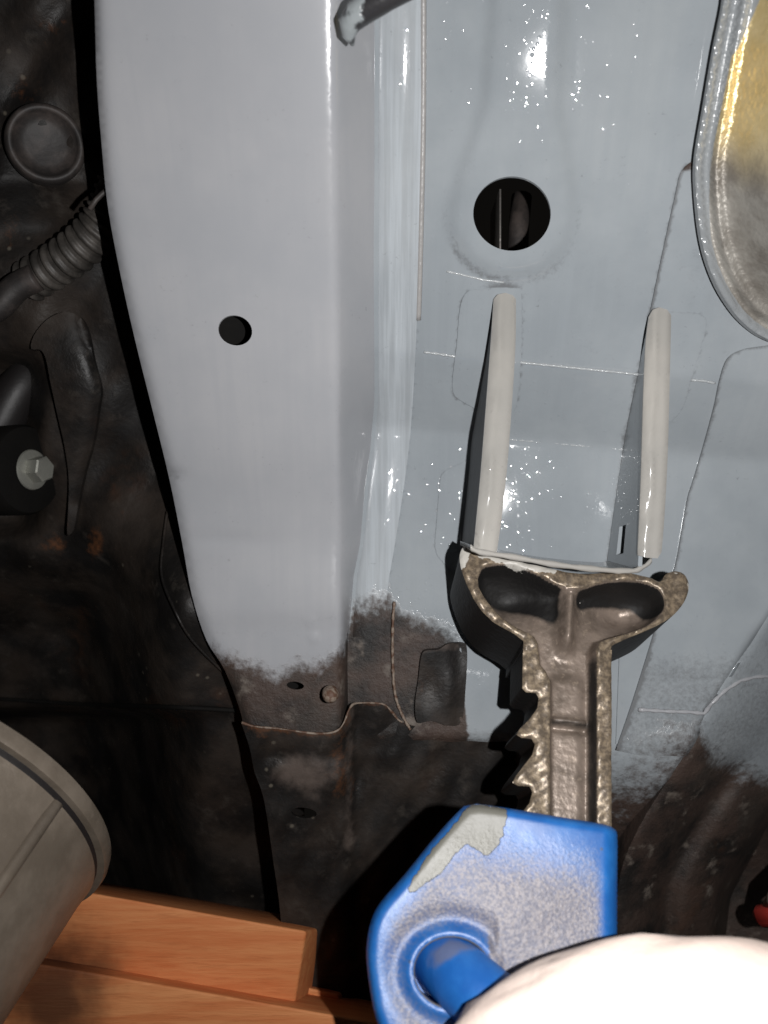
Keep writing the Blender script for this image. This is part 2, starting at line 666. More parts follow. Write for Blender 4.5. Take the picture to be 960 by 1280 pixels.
cl = [(1340, 310), (1180, 500), (1040, 660), (1000, 715), (960, 768), (920, 830), (884, 884), (868, 925), (835, 975), (800, 1032), (775, 1095), (766, 1200)]
clc = crv(cl, 4)
CROSS = clc + [(1340, 1200)]
CAPS = [(640, 267), (655, 90), (664, -60)]


def s_floor(px, py):
    x, y = xy(px, py)
    yw = -(445 + .085 * (px - 560) - 640) / FPX
    a = (1 + .13 * x + .56 * y) / .47 - .55 * np.maximum(0, yw - y)
    b = (1.0565 + .08 * x + .021 * y) / .47 - .053
    k = .005
    s = np.log(np.exp((a - b) / k).clip(1e-30, 1e30) + 1) * k + b if False else np.where(a - b > 8 * k, a, b + k * np.log1p(np.exp(np.clip((a - b) / k, -60, 60))))
    return s


def D_floor(px, py):
    px = np.asarray(px, float)
    py = np.asarray(py, float)
    D = 1 / s_floor(px, py)
    # keyhole swage round the access hole, running up as a channel
    P = np.stack([px.ravel(), py.ravel()], 1)
    d = dist_line(P, CAPS).reshape(px.shape)
    w = np.interp(py, [0, 130, 210, 267], [44, 46, 66, 76])
    D = D - .0036 * (1 - ss(w - 13, w + 13, d)) * ss(-200, -120, -py + 150 * 0 + py * 0 + 0 - 0) if False else D - .0036 * (1 - ss(w - 13, w + 13, d)) * .8
    # gentle unevenness of thin sheet
    D = D + .00012 * np.sin(px / 61 + 1) * np.sin(py / 83) + .00005 * np.sin(px / 23 + py / 31)
    # dents low down on the right, then the pan steps back at the bottom
    D = D + .0022 * np.exp(-((px - 835) / 45) ** 2 - ((py - 850) / 18) ** 2) - .002 * np.exp(-((px - 850) / 40) ** 2 - ((py - 925) / 16) ** 2)
    D = D + .06 * ss(0, 14, -sdf(P, CROSS)).reshape(px.shape)
    D = D + .05 * ss(930, 1120, py) + .012 * ss(922, 934, py) * (px < 645)
    return D


DF = lambda x, y: float(D_floor(A([float(x)]), A([float(y)]))[0])

XL = [(112, -260), (113, -100), (118, 0), (121, 100), (127, 180), (135, 260), (152, 350), (170, 430), (190, 510), (212, 600), (228, 680), (240, 745), (258, 800), (281, 838), (300, 888), (304, 912)]
XL2 = [(302, 905), (312, 935), (318, 965), (330, 1000), (342, 1080), (352, 1160), (362, 1340)]


def x_wall(py):
    return np.interp(py, [-30, 500, 560, 610, 680, 720, 800, 960], [468, 468, 463, 456, 450, 442, 436, 434])


def x_redge(py):
    return np.interp(py, [-30, 0, 300, 500, 720, 830, 960], [419, 419, 421, 424, 428, 430, 431])


def s_railface(py):
    y = -(py - 640) / FPX
    hi = 2.31 + 1.0 * y + .35 * y * y
    lo = 2.31 + .25 * y
    t = ss(-.13, .09, y)
    return lo + (hi - lo) * t


def D_rail(px, py):
    px = np.asarray(px, float)
    py = np.asarray(py, float)
    xe, xw = x_redge(py), x_wall(py)
    xl = np.interp(py, [p[1] for p in XL], [p[0] for p in XL])
    Df = 1 / s_railface(py)
    Db = np.maximum(1 / s_floor(xw, py), Df + .003)
    t = np.clip((px - xe) / np.maximum(xw - xe, 1), 0, 1.2)
    r = 6.0                                       # soft fold between face and wall
    soft = r * np.log1p(np.exp(np.clip((px - xe) / r * 2, -40, 40))) / 2 / np.maximum(xw - xe, 1)
    D = Df + (Db - Df) * np.minimum(soft, 1.1)
    D = D + .004 * np.exp(-np.clip(px - xl, 0, None) / 5.0)      # rolled left edge
    # kinks: small dent on the left edge, soft bulge before the paint edge
    D = D + .0025 * np.exp(-((px - 212) / 16) ** 2 - ((py - 594) / 7) ** 2)
    D = D - .0006 * np.exp(-((py - 720) / 38) ** 2) * ss(240, 300, px) + .0012 * np.exp(-((py - 676) / 10) ** 2 - ((px - 290) / 50) ** 2)
    D = D + .0012 * ss(760, 790, py)
    for bx, by in ((387, 776), (393, 799)):
        D = D - .0022 * np.exp(-((px - bx) / 4.5) ** 2 - ((py - by) / 3) ** 2)
    D = D + .0005 * np.sin(py / 70) * np.sin(px / 90)
    return D


car = thing('car_underbody', 'grey primed underside of a car with its long frame rail and floor pan', 'car body', at(480, 640, .47))

yb_x = [-50, 260, 300, 345, 372, 395, 432, 440, 488, 505, 560, 575, 585, 640, 765, 830, 870, 900, 1000]
yb_y = [820, 812, 830, 846, 828, 834, 815, 762, 750, 768, 792, 803, 930, 935, 985, 975, 950, 930, 900]


def bare_floor(px, py):
    v = (py - np.interp(px, yb_x, yb_y)) / np.interp(px, [400, 600, 765, 1000], [50, 50, 130, 150]) + .5
    return np.clip(v, -1.5, 1.6)


def near(line, w, px, py):
    P = np.stack([np.ravel(px), np.ravel(py)], 1)
    return np.exp(-(dist_line(P, line) / w) ** 2)


# frame rail
edge_pts = [(float(x_redge(y)) + dx, y) for y in np.arange(-254, 900, 7) for dx in (-14, -9, -5, -2, 1, 4, 8, 13)]
rail_bottom = [(304, 912), (340, 917), (385, 921), (420, 921)]
rail_out = crv(XL, 4) + rail_bottom + [(434, 905)] + [(float(x_wall(y)), y) for y in (880, 800, 720, 680, 610, 560, 500, 250, 0, -30, -260)]
SEAMS_RAIL = [(300, 885), (430, 905)]
hole_small = ell(294, 413, 21.5, 18.5, 32, .35)
hole_low = ell(369, 857, 11, 5, 20, .1)
sheet('frame_rail', rail_out, lift_cam(D_rail), M['paint_rail'], car, holes=[hole_small, hole_low], sp=7, extra=edge_pts, thick=.030, bsp=6, hthick=.0014,
      attrs={'bare': lambda x, y: np.clip((y - np.interp(x, yb_x, yb_y)) / 42 + .5, -1.5, 1.6) - 2 * (x > 440),
             'dirt_shade': lambda x, y: .55 * near([(212, 594), (228, 600)], 5, x, y) + .35 * near([(258, 790), (330, 792), (420, 770)], 9, x, y) + .22 * near([(250, 690), (330, 670)], 16, x, y) + .25 * ss(440, 466, x)})
# closed back of the hollow rail
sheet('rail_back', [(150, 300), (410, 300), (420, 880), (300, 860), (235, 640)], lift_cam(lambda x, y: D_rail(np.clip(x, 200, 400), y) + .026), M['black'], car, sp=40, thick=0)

# lower, bare end of the rail that laps over the painted one


def D_low(px, py):
    px = np.asarray(px, float)
    py = np.asarray(py, float)
    Dr = 1 / s_railface(np.minimum(py, 900)) - .0028 + .00012 * np.clip(py - 905, 0, None)
    Dp = D_floor(np.full_like(px, 500), np.minimum(py, 915)) - .0032 + .00010 * np.clip(py - 880, 0, None)
    t = ss(422, 446, px)
    D = Dr + (Dp - Dr) * t
    D = D - .0022 * np.exp(-((px - 437) / 5) ** 2)
    D = D + .003 * np.exp(-((py - 945) / 9) ** 2) * (px < 425) * ss(305, 340, px) * (.6 + .4 * np.sin(px / 9))
    D = D + .0016 * np.sin(px / 17) * np.sin(py / 29) + .001 * np.sin(px / 7 + py / 11)
    D = D - .0015 * np.exp(-((py - 945) / 5) ** 2) * ss(440, 455, px) * (1 - ss(490, 505, px))
    return D


low_top = crv([(302, 903), (318, 908), (350, 911), (395, 917), (420, 914), (430, 903), (437, 886), (446, 879), (478, 880), (490, 890), (503, 903), (540, 912), (600, 921), (660, 927)], 4)
low_out = low_top + [(662, 1060), (662, 1340)] + list(reversed(crv(XL2, 3)))
RUST = {'rust': lambda x, y: .5 * np.exp(-((x - 425) / 22) ** 2 - ((y - 960) / 60) ** 2) + .35 * np.exp(-((x - 330) / 40) ** 2 - ((y - 920) / 18) ** 2) + .45 * near(low_top, 5, x, y),
        'pale': lambda x, y: .95 * np.exp(-((x - 378) / 46) ** 2 - ((y - 965) / 26) ** 2) + .5 * near([(437, 890), (437, 1060)], 6, x, y) + .45 * np.exp(-((x - 470) / 22) ** 2 - ((y - 905) / 14) ** 2) + .3 * np.exp(-((x - 400) / 60) ** 2 - ((y - 1060) / 50) ** 2) + .3 * near(low_top, 9, x, y)}
sheet('rail_extension', low_out, lift_cam(D_low), M['dark'], car, holes=[ell(380, 1016, 16, 6.5, 24, .1)], sp=7, thick=.0022, attrs=RUST)
tube('lap_edge', [at(x, y, float(D_low(x, y + 3)) - .0005) for x, y in low_top[:-12]], .0008, M['stud'], car, seg=6, prof=lambda i, t: .75 + .35 * math.sin(i * .9) * math.sin(i * .37 + 1))

# floor pan
big_hole = ell(640, 267, 48.5, 46.5, 64)
pan_out = [(440, -260), (1340, -260), (1340, 1330), (600, 1330), (436, 1000), (434, 800), (440, 700)]
tab1 = crv([(600, 361), (640, 360), (652, 372), (650, 470), (640, 520), (612, 522), (598, 513), (578, 502), (567, 492), (566, 470), (571, 430), (575, 385), (583, 366)], 4, True)
tab2 = crv([(814, 402), (818, 390), (850, 390), (878, 394), (883, 408), (872, 450), (864, 475), (856, 505), (845, 522), (826, 532), (814, 530), (812, 510)], 4, True)
tab3 = crv([(640, 560), (600, 570), (570, 582), (553, 592), (549, 612), (546, 650), (544, 685), (553, 702), (575, 716), (640, 720)], 4, True)
weld_l = [(530, 440), (552, 443), (571, 446)]
weld_m = [(640, 452), (700, 458), (760, 464), (806, 469)]
weld_r = [(864, 475), (880, 476), (894, 479)]
crease = [(495, 536), (560, 540), (640, 549), (720, 557), (800, 566)]
flange_edge = crv([(527, -260), (527, -100), (527, 120), (525, 250), (521, 400), (516, 500), (511, 560), (503, 620), (492, 690), (486, 725), (482, 770), (481, 800)], 4)
lap_line = crv([(868, 200), (852, 214), (843, 250), (828, 318), (814, 385), (804, 440), (793, 490), (782, 545), (773, 605), (765, 660), (756, 722)], 4)


def dirt_shade_floor(x, y):
    d = .42 * near(CAPS[:1], 1, x, y)
    P = np.stack([x, y], 1)
    rr = np.hypot(x - 640, y - 267)
    d = .38 * np.exp(-((rr - 84) / 9) ** 2) * ss(200, 270, y) + .30 * np.exp(-((rr - 84) / 8) ** 2) * ss(560, 570, x) * (x < 640)  # shade of the swage round the hole, painted into the colour
    d = d + .28 * near([(618, 90), (612, 175)], 7, x, y) + .25 * near([(708, 90), (705, 170)], 7, x, y)  # shaded sides of the channel, painted in as dark lines
    d = d + .75 * near(tab1 + tab1[:1], 3, x, y) + .75 * near(tab2 + tab2[:1], 3, x, y) + .7 * near(tab3, 2.5, x, y)
    d = d + .7 * near(lap_line, 4, x, y) + .3 * near([(770, 545), (790, 548)], 12, x, y) + .6 * near(flange_edge, 3, x, y)
    d = d + .30 * near([(730, 430), (790, 470)], 18, x, y) + .25 * near([(680, 360), (760, 320)], 20, x, y) + .22 * ss(760, 900, y)
    return d


sheet('floor_pan', pan_out, lift_cam(D_floor), M['paint'], car, holes=[big_hole], sp=7, thick=.0016, bsp=8,
      extra=[(x + dx * .05, y + d) for x in range(500, 980, 8) for y, dx in ((540 + (x - 510) * .09, 0),) for d in (-6, -3, 0, 3, 6)],
      attrs={'bare': lambda x, y: bare_floor(x, y), 'dirt_shade': dirt_shade_floor})
# inside the hole: two webs of the hollow section behind the pan
def box_cam(name, x0, x1, y0, y1, D0, D1, mat, parent, bev=.0003):
    f = [at(x0, y0, D0), at(x1, y0, D0), at(x1, y1, D0), at(x0, y1, D0)]
    b = [Vector(A(p) + BACK * (D1 - D0)) for p in f]
    return prism(name, f, b, mat, parent, bev=bev)


box_cam('inner_web', 624.2, 626.6, 236, 345, .415, .45, M['steel'], car, .0002)
tube('inner_tube', [at(652, 246, .47), at(648, 290, .465), at(646, 380, .46)], .006, M['rubber'], car)

# brushed flange between rail and pan
def D_flange(px, py):
    xw = x_wall(py)
    fe = np.interp(py, [p[1] for p in flange_edge], [p[0] for p in flange_edge])
    t = np.clip((px - xw) / np.maximum(fe - xw, 1), -.2, 1)
    return D_floor(np.full_like(px, 560.), py) * 0 + 1 / s_floor(px, py) - .0012 + .0035 * np.exp(-t / .09) - .0008 * np.exp(-((t - .45) / .25) ** 2) + .0001 * np.sin(py / 41) * t


fl_out = [(float(x_wall(y)) - 3, y) for y in np.arange(-260, 800, 12)] + list(reversed(flange_edge))
sheet('side_flange', fl_out, lift_cam(D_flange), M['paint_brush'], car, sp=6, thick=.0012, bsp=6,
      attrs={'bare': bare_floor, 'dirt_shade': lambda x, y: .3 * near([(x_, y_) for x_, y_ in flange_edge], 3, x, y) + .2 * ss(700, 760, y)})
tube('seam_sealer', [at(x + 2, y, float(D_floor(A([x + 2.]), A([float(y)]))[0]) - .0004) for x, y in dens([p for p in flange_edge if p[1] < 420], 8, False)], .0014, M['sealer'], car, seg=8)

# small bare box section under the paint edge
def D_box(px, py):
    return D_floor(np.full_like(px, 560.), np.minimum(py, 900)) - .0045 + .003 * ss(560, 575, px) + .0012 * np.sin(py / 14) * np.sin(px / 11)


sheet('bare_stiffener', crv([(526, 824), (531, 814), (548, 812), (560, 805), (579, 803), (584, 815), (582, 860), (577, 902), (560, 907), (540, 901), (522, 903), (519, 880), (523, 850)], 4, True),
      lift_cam(D_box), M['dark'], car, sp=7, thick=.006, attrs={'rust': lambda x, y: .3 * near([(530, 820), (525, 900)], 8, x, y), 'pale': lambda x, y: .6 * near([(522, 815), (560, 808), (580, 808)], 5, x, y) + .4 * near([(522, 815), (520, 900)], 4, x, y)})
lipx = crv([(493, 752), (491, 780), (491, 830), (494, 868), (502, 892), (513, 912)], 5)
tube('bare_lip', [at(x, y, float(D_floor(A([500.]), A([min(y, 900.)]))[0]) - .0022) for x, y in lipx], .0009, M['stud'], car, seg=8, prof=lambda i, t: .7 + .5 * math.sin(i * 1.3) ** 2)

# sheet that laps over the pan to the right of the bracket
over_out = lap_line + [(775, 800), (770, 930), (1330, 930), (1330, 200)]
sheet('lap_sheet', over_out, lift_cam(lambda x, y: D_floor(x, y) - .0013), M['paint'], car, sp=7, thick=.0011, bsp=6,
      attrs={'bare': lambda x, y: np.maximum(bare_floor(x, y), 1.0 * near([(866, 203), (856, 208)], 6, x, y)),
             'dirt_shade': lambda x, y: dirt_shade_floor(x, y) * .8 + .5 * near(lap_line[:40], 3, x, y)})
# cover panel lower right
cov_l = crv([(1320, 436), (1150, 433), (990, 431), (950, 433), (925, 438), (909, 449), (900, 475), (893, 508), (880, 556), (867, 600), (860, 622), (853, 660), (845, 705), (832, 745), (812, 810), (790, 880), (770, 938)], 4)
sheet('cover_panel', cov_l + [(800, 944), (880, 946), (1320, 946)], lift_cam(lambda x, y: D_floor(x, y) - .0027), M['paint'], car, sp=7, thick=.0014, bsp=6,
      attrs={'bare': lambda x, y: bare_floor(x, y) + .16 * ss(780, 880, y),
             'dirt_shade': lambda x, y: .8 * near(cov_l, 3, x, y) + .55 * ss(770, 850, y) + .2 * near([(940, 520), (950, 620)], 40, x, y)})  # panel colour darkens gradually towards the bottom

# weld beads and glint beads added along the crease
for ln in (weld_l, weld_m, weld_r):
    pts = dens(ln, 4, False)
    tube('weld_bead', [at(x, y, float(D_floor(A([x]), A([y]))[0]) - .0003 - (.0013 if x > 810 else 0)) for x, y in pts], .0007, M['weld'], car, seg=8, prof=lambda i, t: 1 + .3 * math.sin(i * 2.1))
cr_pts = []
for x_ in np.arange(600, 806, 4.):
    ys_ = np.arange(500, 600, .5)
    s_ = s_floor(np.full_like(ys_, x_), ys_)
    cr_pts.append((x_, ys_[np.argmax(np.diff(s_, 2)) + 1]))
for a_, b_ in ((7, 20), (23, 36), (41, 51)):
    tube('glint_bead', [at(x, y, DF(x, y) + .0001) for x, y in cr_pts[a_:b_]], .0008, M['weld'], car, seg=8, prof=lambda i, t: (.55 + .45 * math.sin(i * 2.3)) * (math.sin(math.pi * min(.98, max(.02, t))) ** .5))  # bead added so the crease catches a broken line of sparkle
tube('paint_run', [at(x, y, float(D_floor(A([float(x)]), A([float(y)]))[0]) + .0002) for x, y in dens([(558, 339), (580, 344), (605, 350), (630, 353)], 5, False)], .0006, M['weld'], car, seg=8)

# ------------------------------------------------------------------ bracket with two flanged gussets
br = sheet('mounting_bracket', tab3, lift_cam(lambda x, y: D_floor(x, y) - .0012), M['paint'], car, sp=6, thick=.001, bsp=5,
           attrs={'bare': lambda x, y: x * 0 - 1.5, 'dirt_shade': lambda x, y: .4 * near(tab3, 2, x, y)})
sheet('tab', tab1, lift_cam(lambda x, y: D_floor(x, y) - .0012), M['paint'], br, sp=6, thick=.001, bsp=5,
      attrs={'bare': lambda x, y: x * 0 - 1.5, 'dirt_shade': lambda x, y: .42 * near(tab1 + tab1[:1], 3, x, y)})
sheet('tab', tab2, lift_cam(lambda x, y: D_floor(x, y) - .0025), M['paint'], br, sp=6, thick=.001, bsp=5,
      attrs={'bare': lambda x, y: x * 0 - 1.5, 'dirt_shade': lambda x, y: .5 * near(tab2 + tab2[:1], 3, x, y)})


def s_fin(py, y0, s0, y1=690, s1=1 / .379):
    return s0 + (s1 - s0) * (py - y0) / (y1 - y0)


S01 = float(s_floor(A([630.]), A([370.]))[0]) + .02
S02 = float(s_floor(A([822.]), A([392.]))[0]) + .035


def fin_D(y0, s0, lft, rgt, s1):
    lx, ly = [p[0] for p in lft], [p[1] for p in lft]
    rx, ry = [p[0] for p in rgt], [p[1] for p in rgt]

    def f(px, py):
        D = 1 / s_fin(py, y0, s0, 690, s1)
        l, r = np.interp(py, ly, lx), np.interp(py, ry, rx)
        D = D + .0018 * (np.exp(-np.clip(px - l, 0, None) / 2.2) + np.exp(-np.clip(r - px, 0, None) / 2.2))
        D = D - .0011 * np.exp(-((px - (l + r) / 2 + 4 - 1.5 * np.sin(py / 23)) / 3.4) ** 2) * (1 + .35 * np.sin(py / 13) + .3 * np.sin(py / 6.1 + 1) + .3 * np.sin(py / 29)) - .0004 * np.sin(py / 41)
        return D
    return f


f1l = [(617, 374), (614, 420), (608, 500), (600, 600), (592, 684)]
f1r = [(645, 374), (644, 440), (636, 560), (628, 640), (621, 690)]
f1o = [(622, 368), (632, 366), (641, 369)] + f1r[0:1] + crv(f1r, 4)[1:] + [(612, 694), (598, 690)] + list(reversed(crv(f1l, 4)))
ZB = lambda x, y: x * 0 - 1.5
sheet('gusset', f1o, lift_cam(fin_D(370, S01, f1l, f1r, 1 / .379)), M['paint_thick'], br, sp=4.5, bsp=4.5, thick=.001, attrs={'bare': ZB, 'dirt_shade': lambda x, y: .5 * near([(595, 665), (600, 688)], 4, x, y)})


def wall(name, top, topD, base, baseD, mat, parent, n=24, th=.002, holes=None):
    """upright web between a flange edge and its foot on the pan, with thickness; a slot may be left open"""
    T = [at(p[0], p[1], topD(p[0], p[1])) for p in top]
    B = [at(p[0], p[1], baseD(p[0], p[1])) for p in base]
    bm = bmesh.new()
    k = len(T)
    m = 14
    off = CM.to_3x3() @ Vector((th, 0, 0))
    g0, g1 = [], []
    for i in range(k):
        g0.append([bm.verts.new(T[i].lerp(B[i], j / (m - 1))) for j in range(m)])
        g1.append([bm.verts.new(T[i].lerp(B[i], j / (m - 1)) + off) for j in range(m)])
    def solid(i, j):
        return 0 <= i < k - 1 and 0 <= j < m - 1 and not (holes and holes(i, j))
    for i in range(k - 1):
        for j in range(m - 1):
            if not solid(i, j):
                continue
            bm.faces.new((g0[i][j], g0[i][j + 1], g0[i + 1][j + 1], g0[i + 1][j]))
            bm.faces.new((g1[i][j], g1[i + 1][j], g1[i + 1][j + 1], g1[i][j + 1]))
            for (di, dj, a, b) in ((-1, 0, (0, 0), (0, 1)), (1, 0, (1, 1), (1, 0)), (0, -1, (1, 0), (0, 0)), (0, 1, (0, 1), (1, 1))):
                if not solid(i + di, j + dj):
                    a_, b_ = (i + a[0], j + a[1]), (i + b[0], j + b[1])
                    bm.faces.new((g0[a_[0]][a_[1]], g1[a_[0]][a_[1]], g1[b_[0]][b_[1]], g0[b_[0]][b_[1]]))
    bmesh.ops.recalc_face_normals(bm, faces=bm.faces)
    me = bpy.data.meshes.new(name)
    bm.to_mesh(me)
    bm.free()
    o = link(name, me, mat, parent)
    me.set_sharp_from_angle(angle=R(40))
    return o


def line_at(line, n):
    L = A(line, float)
    d = np.r_[0, np.cumsum(np.hypot(*np.diff(L, axis=0).T))]
    t = np.linspace(0, d[-1], n)
    return list(zip(np.interp(t, d, L[:, 0]), np.interp(t, d, L[:, 1])))


F1 = fin_D(370, S01, f1l, f1r, 1 / .379)
t1 = line_at(f1l, 40)
# foot straight behind the edge
b1 = []
for (x, y) in t1:
    X = (x + 2 - 480) / FPX / s_fin(y, 370, S01, 690, 1 / .379)
    d = DF(x, y) + .003
    Yw = (y - 640) / FPX / s_fin(y, 370, S01, 690, 1 / .379)
    b1.append((480 + X / d * FPX, 640 + Yw / d * FPX * .3 + (y - 640) * .7, d))
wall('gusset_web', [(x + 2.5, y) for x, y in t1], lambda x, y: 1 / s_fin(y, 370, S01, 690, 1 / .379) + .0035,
     [(b[0], b[1]) for b in b1], lambda x, y: DF(x, y) + .003, M['trim'], br)  # shaded side of the web, its shadow put in as a dark material
f2l = [(811, 396), (807, 430), (804, 500), (801, 600), (797, 694)]
f2r = [(839, 394), (838, 440), (835, 560), (831, 640), (827, 690)]
f2o = [(816, 387), (824, 384), (834, 387)] + crv(f2r, 4) + [(822, 698), (808, 697)] + list(reversed(crv(f2l, 4)))
sheet('gusset', f2o, lift_cam(fin_D(392, S02, f2l, f2r, 1 / .386)), M['paint_thick'], br, sp=4.5, bsp=4.5, thick=.001, attrs={'bare': ZB, 'dirt_shade': ZB})
foot2 = [(805, 425), (797, 470), (784, 535), (773, 600), (765, 655), (757, 716)]
wall('gusset_web', [(x + 1.5, y) for x, y in line_at([(810, 400), (806, 440), (803, 520), (800, 620), (796, 708)], 60)], lambda x, y: 1 / s_fin(y, 392, S02, 690, 1 / .386) + .0032,
     line_at(foot2, 60), lambda x, y: DF(x, y) - .001, M['paint'], br, holes=lambda i, j: 48 <= i <= 54 and 6 <= j <= 8)

# bottom plate of the bracket, resting on the jack's saddle
lip = crv([(588, 684), (600, 690), (640, 696), (690, 705), (740, 711), (785, 714), (802, 710), (815, 700)], 4)
lipD = lambda x: np.interp(x, [580, 820], [.368, .394])
prism_top = [at(x, y, float(lipD(x))) for x, y in lip]
bm = bmesh.new()
sec = []
for i, (x, y) in enumerate(lip):
    d = float(lipD(x))
    wob = .0004 * math.sin(i * 1.7)
    ring = []
    for dy, dd in ((-3.2, .002), (-3.6, 0), (0, -.0012), (3.6, 0), (3.2, .002)):
        ring.append(bm.verts.new(at(x, y + dy * (1 + wob * 500), d + dd)))
    ring.append(bm.verts.new(Vector(A(at(x, y + 3, d)) + BACK * .05)))
    ring.append(bm.verts.new(Vector(A(at(x, y - 3, d)) + BACK * .05)))
    sec.append(ring)
for a, b in zip(sec[:-1], sec[1:]):
    for k in range(7):
        bm.faces.new((a[k], a[(k + 1) % 7], b[(k + 1) % 7], b[k]))
bm.faces.new(sec[0])
bm.faces.new(sec[-1])
bmesh.ops.recalc_face_normals(bm, faces=bm.faces)
me = bpy.data.meshes.new('bottom_plate')
bm.to_mesh(me)
bm.free()
link('bottom_plate', me, M['paint_thick'], br)

# ------------------------------------------------------------------ cross tube lower right (part of the body)
def D_cross(px, py):
    P = np.stack([np.ravel(px), np.ravel(py)], 1)
    d = dist_line(P, clc)
    D0 = 1 / s_floor(np.minimum(px, 880), np.minimum(py, 900)) - .004 + .00012 * np.clip(py - 900, 0, None)
    D = D0 + .00036 * d + .003 * np.exp(-d / 5) - .0006 * np.sin(d / 14) * 0
    D = D + .012 * np.exp(-((d - 62) / 14) ** 2) * ss(930, 990, py) + .0016 * np.sin(px / 19) * np.sin(py / 23) + .045 * ss(118, 150, d) * ss(900, 1000, py)
    return D


def bare_cross(px, py):
    return np.clip((py - np.interp(px, [760, 870, 890, 930, 1000], [880, 905, 945, 965, 985])) / 60 + .5, .12, 1.6)


sheet('cross_tube', clc + [(1340, 1200)], lift_cam(D_cross), M['paint'], car, sp=7, thick=.02, bsp=6,
      holes=[crv([(879, 888), (886, 876), (894, 868), (898, 870), (890, 882), (884, 890)], 2, True), [(911, 846), (922, 829), (926, 828), (915, 846)]],
      attrs={'bare': bare_cross, 'dirt_shade': lambda x, y: .35 + .2 * near([(880, 960), (960, 880)], 40, x, y)})
lp = dens([(798, 887), (830, 889), (862, 890), (880, 892), (889, 880), (905, 864), (925, 851), (945, 846), (975, 845)], 5, False)
tube('crimped_lip', [at(x, y, min(DF(x, y) - .0045, float(D_cross(A([float(x)]), A([float(y)]))[0]) + .0002 if x > 884 else 9)) for x, y in lp], .0011, M['paint_rail'], car, seg=8, prof=lambda i, t: 1 + .25 * math.sin(i * 1.9))

# ------------------------------------------------------------------ inner wing, far left


def D_left(px, py):
    px = np.asarray(px, float)
    py = np.asarray(py, float)
    y = -(py - 640) / FPX
    s = 1.97 + .86 * y - .25 * ss(0, -.3, y) * 0
    D = 1 / s
    D = D + .004 * np.sin(px / 37 + py / 90) * np.sin(py / 47) + .0025 * np.sin(px / 15 + 2) * np.sin(py / 21 + px / 60)
    D = D - .006 * np.exp(-((px - 60) / 60) ** 2 - ((py - 225) / 16) ** 2)            # ridge under the plug
    D = D + .012 * np.exp(-((px - 50) / 40) ** 2 - ((py - 285) / 28) ** 2)            # hollow
    D = D + .03 * ss(60, 20, px) * ss(430, 470, py) * (1 - ss(640, 680, py))
    D = D + .05 * ss(690, 800, py) * (1 - .9 * ss(80, 220, px)) + .10 * ss(882, 900, py) * (1 - .9 * ss(150, 260, px)) - .095 * ss(560, 800, py) * ss(90, 235, px)
    return D


def rust_left(x, y):
    g = lambda cx, cy, a, b: np.exp(-((x - cx) / a) ** 2 - ((y - cy) / b) ** 2)
    return .65 * g(65, 680, 26, 14) + .75 * g(120, 678, 12, 24) + .4 * g(30, 110, 30, 30) + .4 * g(15, 285, 25, 30) + .4 * g(110, 760, 22, 10) + .3 * g(150, 640, 10, 40) + .4 * g(60, 30, 40, 30)


left_out = [(-260, -260), (160, -260), (160, 300), (250, 600), (330, 850), (380, 1000), (380, 1200), (-260, 1200)]
sheet('inner_wing', left_out, lift_cam(D_left), M['dark'], car, sp=8, thick=.002, attrs={'rust': rust_left})
tube('wire_clip', [at(x, y, .372) for x, y in ((112, 262), (120, 250), (127, 243), (140, 232))], .0012, M['rubber'], car, seg=8)
lathe('rusty_stud', at(413, 868, .433), c3v((.1, 0, 1)), [(0, .006), (.0025, .0055), (.0042, .003), (.0046, -.002)], M['stud'], car, seg=20, sharp=False)
# dished rubber plug
pc = CM.inverted() @ at(57, 180, float(D_left(A([57.]), A([180.]))[0]) - .006)
px_m = .41 / FPX
axp = CM.to_3x3() @ Vector((.42, -.28, 1))
lathe('rubber_plug', CM @ pc, axp, [(0, -.003), (24 * px_m, -.003), (34 * px_m, -.0015), (38 * px_m, .002), (41 * px_m, .0035), (45 * px_m, .003), (48 * px_m, .0), (49 * px_m, -.006)], M['rubber'], car, seg=56, sharp=False)
# lipped flap beside the arm
flap = crv([(39, 436), (50, 437), (57, 448), (63, 478), (72, 520), (81, 560), (86, 600), (85, 640), (84, 668), (92, 662), (98, 630), (106, 590), (117, 550), (123, 510), (126, 485), (117, 450), (110, 415), (100, 396), (80, 390), (58, 400), (42, 420)], 3, True)
sheet('wing_flap', flap, lift_cam(lambda x, y: D_left(np.full_like(x, 110.), y) - .011 + .006 * np.exp(-dist_line(np.stack([x, y], 1), [(100, 396), (117, 450), (126, 485), (117, 550), (98, 630)]) / 8)), M['dark'], car, sp=6, bsp=5, thick=.004, attrs={'rust': lambda x, y: .25 * near([(85, 600), (85, 668)], 6, x, y)})
tube('pinch_seam', [at(x, y, float(D_left(A([float(x)]), A([float(y)]))[0]) - .004) for x, y in crv([(209, 640), (204, 680), (202, 718), (215, 755), (240, 800), (290, 850)], 5)], .0009, M['dark'], car, seg=8)
tube('wing_ledge', [at(x, y, float(D_left(A([float(x)]), A([float(y)]))[0]) - .002) for x, y in crv([(-50, 870), (100, 880), (220, 884), (295, 888)], 5)], .0015, M['black'], car, seg=8)

